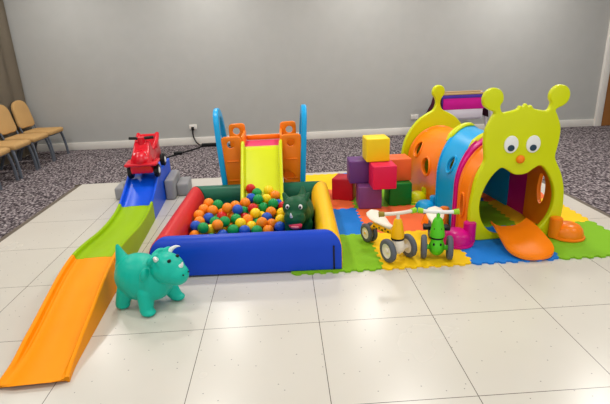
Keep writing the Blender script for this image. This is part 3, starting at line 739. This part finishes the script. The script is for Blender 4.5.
# feet beside the arches
def foot(y, side, m, label, s=1.0, off=0.0, ang=0):
    """shoe shaped foot: rounded dome with an upright cuff, dome pointing away from the tunnel"""
    x0 = (A_OUT+.02+off)*side
    f = bmesh.new()
    prof = [(0, .115), (.05, .113), (.085, .098), (.108, .07), (.118, .035), (.118, .018), (.13, .012), (.13, .002), (0, .002)]
    lathe(f, [(a*s, b*s) for a, b in prof], T((x0+side*.115*s, y, 0)), 28)
    o = obj('foot', f, m, tun, angle=35); o['label'] = label
    f = bmesh.new(); cyl(f, (x0+side*.012, y, .002), (x0+side*.012, y, .165*s), .047*s, .047*s, 24)
    bmesh.ops.bevel(f, geom=[e for e in f.edges if abs(e.verts[0].co.z-e.verts[1].co.z) < 1e-4], offset=.006, segments=2, affect='EDGES')
    obj('foot_cuff', f, m, o)
foot(-.03, -1, MAGENTA, 'magenta foot', .92, -.03); foot(.68, -1, CYAN, 'blue foot', .74, -.03); foot(.93, -1, LIME, 'lime foot', .76, -.045); foot(.36, -1, ORANGE, 'orange foot', .80)
foot(-.06, 1, ORANGE, 'orange foot', .92, -.075); foot(.36, 1, ORANGE, 'orange foot', .8); foot(.60, 1, CYAN, 'blue foot', .82); foot(.86, 1, LIME, 'lime foot', .85)
# orange tongue ramp out of the mouth
bm = bmesh.new(); cl = catmull([(.02, .080), (-.05, .078), (-.12, .066), (-.20, .046), (-.27, .028), (-.34, .014), (-.395, .012)], 5, False); rings = []
N_ = len(cl)
for i, p in enumerate(cl):
    t = i/(N_-1); y, z = p.x, p.y
    hw = .138+.03*sin(min(1, t*1.3)*pi/2)
    if t > .62: hw *= math.sqrt(max(.015, 1-((t-.62)/.385)**2))
    rim = .05*(1-t)**.6*1.0+.004
    ring = []
    for q in range(13):
        u = -1+q/6; ring.append((hw*u, z+rim*abs(u)**3))
    ring += [(hw*u, max(.002, z+rim*abs(u)**3-.018)) for u in [1-q/6 for q in range(13)]]
    rings.append([bm.verts.new((x_*.97-.025, y, zz)) for x_, zz in ring])
for A, B in zip(rings, rings[1:]):
    for j in range(26): bm.faces.new((A[j], A[(j+1) % 26], B[(j+1) % 26], B[j]))
bm.faces.new(rings[0]); bm.faces.new(rings[-1][::-1]); obj('tongue_ramp', bm, ORANGE, tun, angle=40)['label'] = 'orange tongue shaped ramp'

# ------------------------------------------------------------------ ride-on bikes (front = +x)
TYRE = mat('grey tyre', (92, 96, 104), .7, bump=.2, bscale=150)
def make_bike(name, label, x, y, ang, bodyc, gripc, gripc2, style):
    t = thing(name, label, 'ride-on bike', (x, y, G), (0, 0, ang), 'ride-on balance bikes')
    def wheel(cx, cy, r, hub, w=.026):
        f = bmesh.new(); lathe(f, [(r*.62, -w*.5), (r*.86, -w*.56), (r*.97, -w*.38), (r, -w*.1), (r, w*.1), (r*.97, w*.38), (r*.86, w*.56), (r*.62, w*.5), (r*.62, -w*.5)], T((cx, cy, r+.0005)) @ Matrix.Rotation(pi/2, 4, 'X'), 32)
        o = obj('wheel', f, TYRE, t, angle=60); o['label'] = 'grey tyred wheel'
        f = bmesh.new(); lathe(f, [(0, -w*.5), (r*.16, -w*.5), (r*.22, -w*.28), (r*.55, -w*.26), (r*.63, -w*.42), (r*.63, w*.42), (r*.55, w*.26), (r*.22, w*.28), (r*.16, w*.5), (0, w*.5)], T((cx, cy, r+.0005)) @ Matrix.Rotation(pi/2, 4, 'X'), 28)
        obj('hub', f, hub, o, angle=40)
    hubm = CREAM if style == 'y' else TYRE
    for s in (-1, 1): wheel(0, .083*s, .081, hubm, .032)
    for s in (-1, 1): wheel(-.355, .022*s, .070, hubm, .024)
    # axle housing
    f = bmesh.new(); cyl(f, (0, -.074, .081), (0, .074, .081), .017, n=16)
    ball(f, (0, 0, .085), (.040, .050, .044) if style == 'y' else (.046, .052, .062)); cyl(f, (0, 0, .09), (-.012, 0, .145), .044, .040, 24)
    fh = obj('axle_housing', f, CREAM if style == 'y' else bodyc, t, angle=50)
    f = bmesh.new(); lathe(f, [(.0, .146), (.042, .146), (.042, .152), (.0, .152)], None, 24); lathe(f, [(.0, .06), (.018, .06), (.018, .061), (0, .061)], None, 8)
    f.free()
    f = bmesh.new(); lathe(f, [(0, .143), (.043, .143), (.044, .148), (.043, .156), (0, .156)], T((-.012, 0, 0)), 24); obj('collar_ring', f, BLACK, t)['label'] = 'black collar ring'
    fat = 1.0 if style == 'y' else 1.12
    f = bmesh.new(); lathe(f, [(0, .157), (.043*fat, .157), (.044*fat, .175), (.038*fat, .215), (.030*fat, .262), (.024, .282), (.016, .288), (0, .288)], T((-.012, 0, 0)), 24)
    st = obj('steering_column', f, bodyc, t, angle=40)
    f = bmesh.new(); cyl(f, (-.012, 0, .28), (-.014, 0, .322), .012, n=14); obj('stem', f, CREAM if style == 'y' else bodyc, t)
    f = bmesh.new(); sweep(f, [(-.026, -.10, .325), (-.017, -.05, .325), (-.014, 0, .325), (-.017, .05, .325), (-.026, .10, .325)], .0125, 12); hb = obj('handlebar', f, CREAM if style == 'y' else WHITEP, t); hb['label'] = 'white handlebar'
    if style == 'y': hb.rotation_euler = (0, 0, R(-13))
    for s, gm in ((-1, gripc), (1, gripc2)):
        f = bmesh.new(); sweep(f, [(-.025, .094*s, .325), (-.029, .108*s, .325), (-.033, .120*s, .325), (-.035, .128*s, .325)], [.017, .018, .018, .021], 12); obj('grip', f, gm, hb)
    # frame beam to the rear, seat
    f = bmesh.new(); sweep(f, catmull([(-.04, 0, .185), (-.12, 0, .172), (-.22, 0, .160), (-.30, 0, .135), (-.352, 0, .078)], 5, False), [.030]*8+[.026]*7+[.018]*6, 12, sq=(.8, .8))
    ball(f, (-.20, 0, .165), (.10, .028, .028)); cyl(f, (-.355, -.036, .07), (-.355, .036, .07), .010, n=12)
    fr = obj('frame', f, bodyc, t)
    f = bmesh.new()
    seat = [(-.070, .018, .0), (-.10, .024, .002), (-.15, .034, .004), (-.20, .052, .010), (-.25, .062, .020), (-.29, .062, .032), (-.318, .050, .040), (-.330, .02, .042)]
    rr = []
    for x_, hw, h in seat:
        rr.append([f.verts.new((x_, hw*cos(2*pi*k/16), .200+h+(.013 if sin(2*pi*k/16) > 0 else .020)*sin(2*pi*k/16))) for k in range(16)])
    for A, B in zip(rr, rr[1:]):
        for k in range(16): f.faces.new((A[k], A[(k+1) % 16], B[(k+1) % 16], B[k]))
    f.faces.new(rr[0]); f.faces.new(rr[-1][::-1]); obj('seat', f, CREAM, t, angle=60)['label'] = 'cream saddle'
    f = bmesh.new(); cyl(f, (-.20, 0, .165), (-.21, 0, .205), .02, .028, 14); obj('seat_post', f, bodyc, t)
    if style == 'y':
        f = bmesh.new()
        for i in range(6):
            for s in (-1, 1): ball(f, (-.085-.034*i, s*.0255, .178-.006*i+(.008 if i % 2 else -.004)), (.010, .004, .007), u=8, v=6)
        obj('spots', f, BLACK, fr)
    else:
        for s in (-1, 1):
            for c, r in (((.019, s*.020, .215), (.006, .007, .013)), ((.036, s*.022, .115), (.007, .007, .010))):
                f = bmesh.new(); ball(f, c, r, u=10, v=8); obj('eye_spot', f, BLACK, st)
        f = bmesh.new()
        for s in (-1, 1): box(f, (-.10, s*.062, .185), (.06, .055, .028), .006)
        box(f, (-.10, 0, .19), (.03, .14, .014), .004)
        obj('foot_rest', f, BLACK, t)['label'] = 'black foot rest'
    return t
LGRIP = mat('lime grip', (150, 205, 30), .5); OLIVE = mat('olive grip', (150, 130, 40), .5)
BY = mat('bike yellow', (246, 186, 6), .35); BG = mat('bike green', (84, 200, 30), .35)
make_bike('balance_bike', 'yellow ride-on balance bike with white hubs and cream saddle standing on the yellow mat', 1.198, .672, math.atan2(-.67, .28), BY, OLIVE, LGRIP, 'y')
make_bike('balance_bike', 'green ride-on balance bike with a black ring, facing the viewer beside the magenta foot', 1.452, .655, math.atan2(-.94, -.24), BG, LGRIP, LGRIP, 'g')

# ------------------------------------------------------------------ fabric covered cot at the back wall
ct = thing('travel_cot', 'child travel cot with magenta, purple and white fabric panels by the back wall', 'cot', (3.08, 4.68, CZ))
MAGF = mat('magenta cloth', (214, 22, 150), .8); PURF = mat('purple cloth', (84, 56, 168), .8); WHF = mat('pale lilac cloth', (222, 216, 228), .8); MAR = mat('maroon mesh cloth', (70, 18, 40), .8)
WOODR = mat('tan wooden rail', (206, 170, 120), .5)
def cb(name, lo, hi, m, bev=.006):
    f = bmesh.new(); box(f, [(a+b)/2 for a, b in zip(lo, hi)], [b-a for a, b in zip(lo, hi)], bev); return obj(name, f, m, ct)
cb('front_cloth', (-.27, -.14, .33), (.30, -.12, .465), WHF)['label'] = 'pale lilac front cloth'
cb('front_cloth', (-.29, -.145, .46), (.32, -.122, .625), MAGF)['label'] = 'magenta front cloth'
cb('top_band', (-.32, -.15, .62), (.36, -.12, .665), PURF)['label'] = 'purple band'
cb('top_rail', (-.35, -.15, .668), (.38, -.12, .695), WOODR); cb('top_rail', (-.35, .10, .668), (.38, .13, .695), WOODR)
cb('back_cloth', (-.29, .11, .33), (.32, .125, .667), PURF)
cb('floor_board', (-.27, -.118, .31), (.30, .11, .33), WHF)
for sx, m, lab in ((-1, MAR, 'maroon end cloth'), (1, MAR, 'maroon end cloth')):
    f = bmesh.new(); x0 = .015+sx*.33
    P = [(x0+sx*(.17 if sx < 0 else .05), -.14, .33), (x0+sx*(.17 if sx < 0 else .05), .12, .33), (x0, .12, .66), (x0, -.14, .66)]
    vs = [f.verts.new(p) for p in P]; f.faces.new(vs); bmesh.ops.solidify(f, geom=f.faces[:], thickness=.012); obj('end_cloth', f, m, ct, smooth=False)['label'] = lab
gu = plate('gusset_cloth', [[(-.31, .655), (-.40, .655), (-.56, .33), (-.30, .33)]], .012, MAR, ct, bev=.003, M=T((0, -.125, 0))); gu['label'] = 'maroon cloth corner'
for sx in (-1, 1):
    for y in (-.135, .115):
        f = bmesh.new(); x0 = .015+sx*.345; sweep(f, [(x0+sx*.0, y, .68), (x0+sx*.16, y, 0.004)], .022, 10, sq=(1.6, .8))
        obj('leg', f, MAR if sx < 0 else WHF, ct)['label'] = 'maroon cloth wrapped leg' if sx < 0 else 'pale cloth wrapped leg'
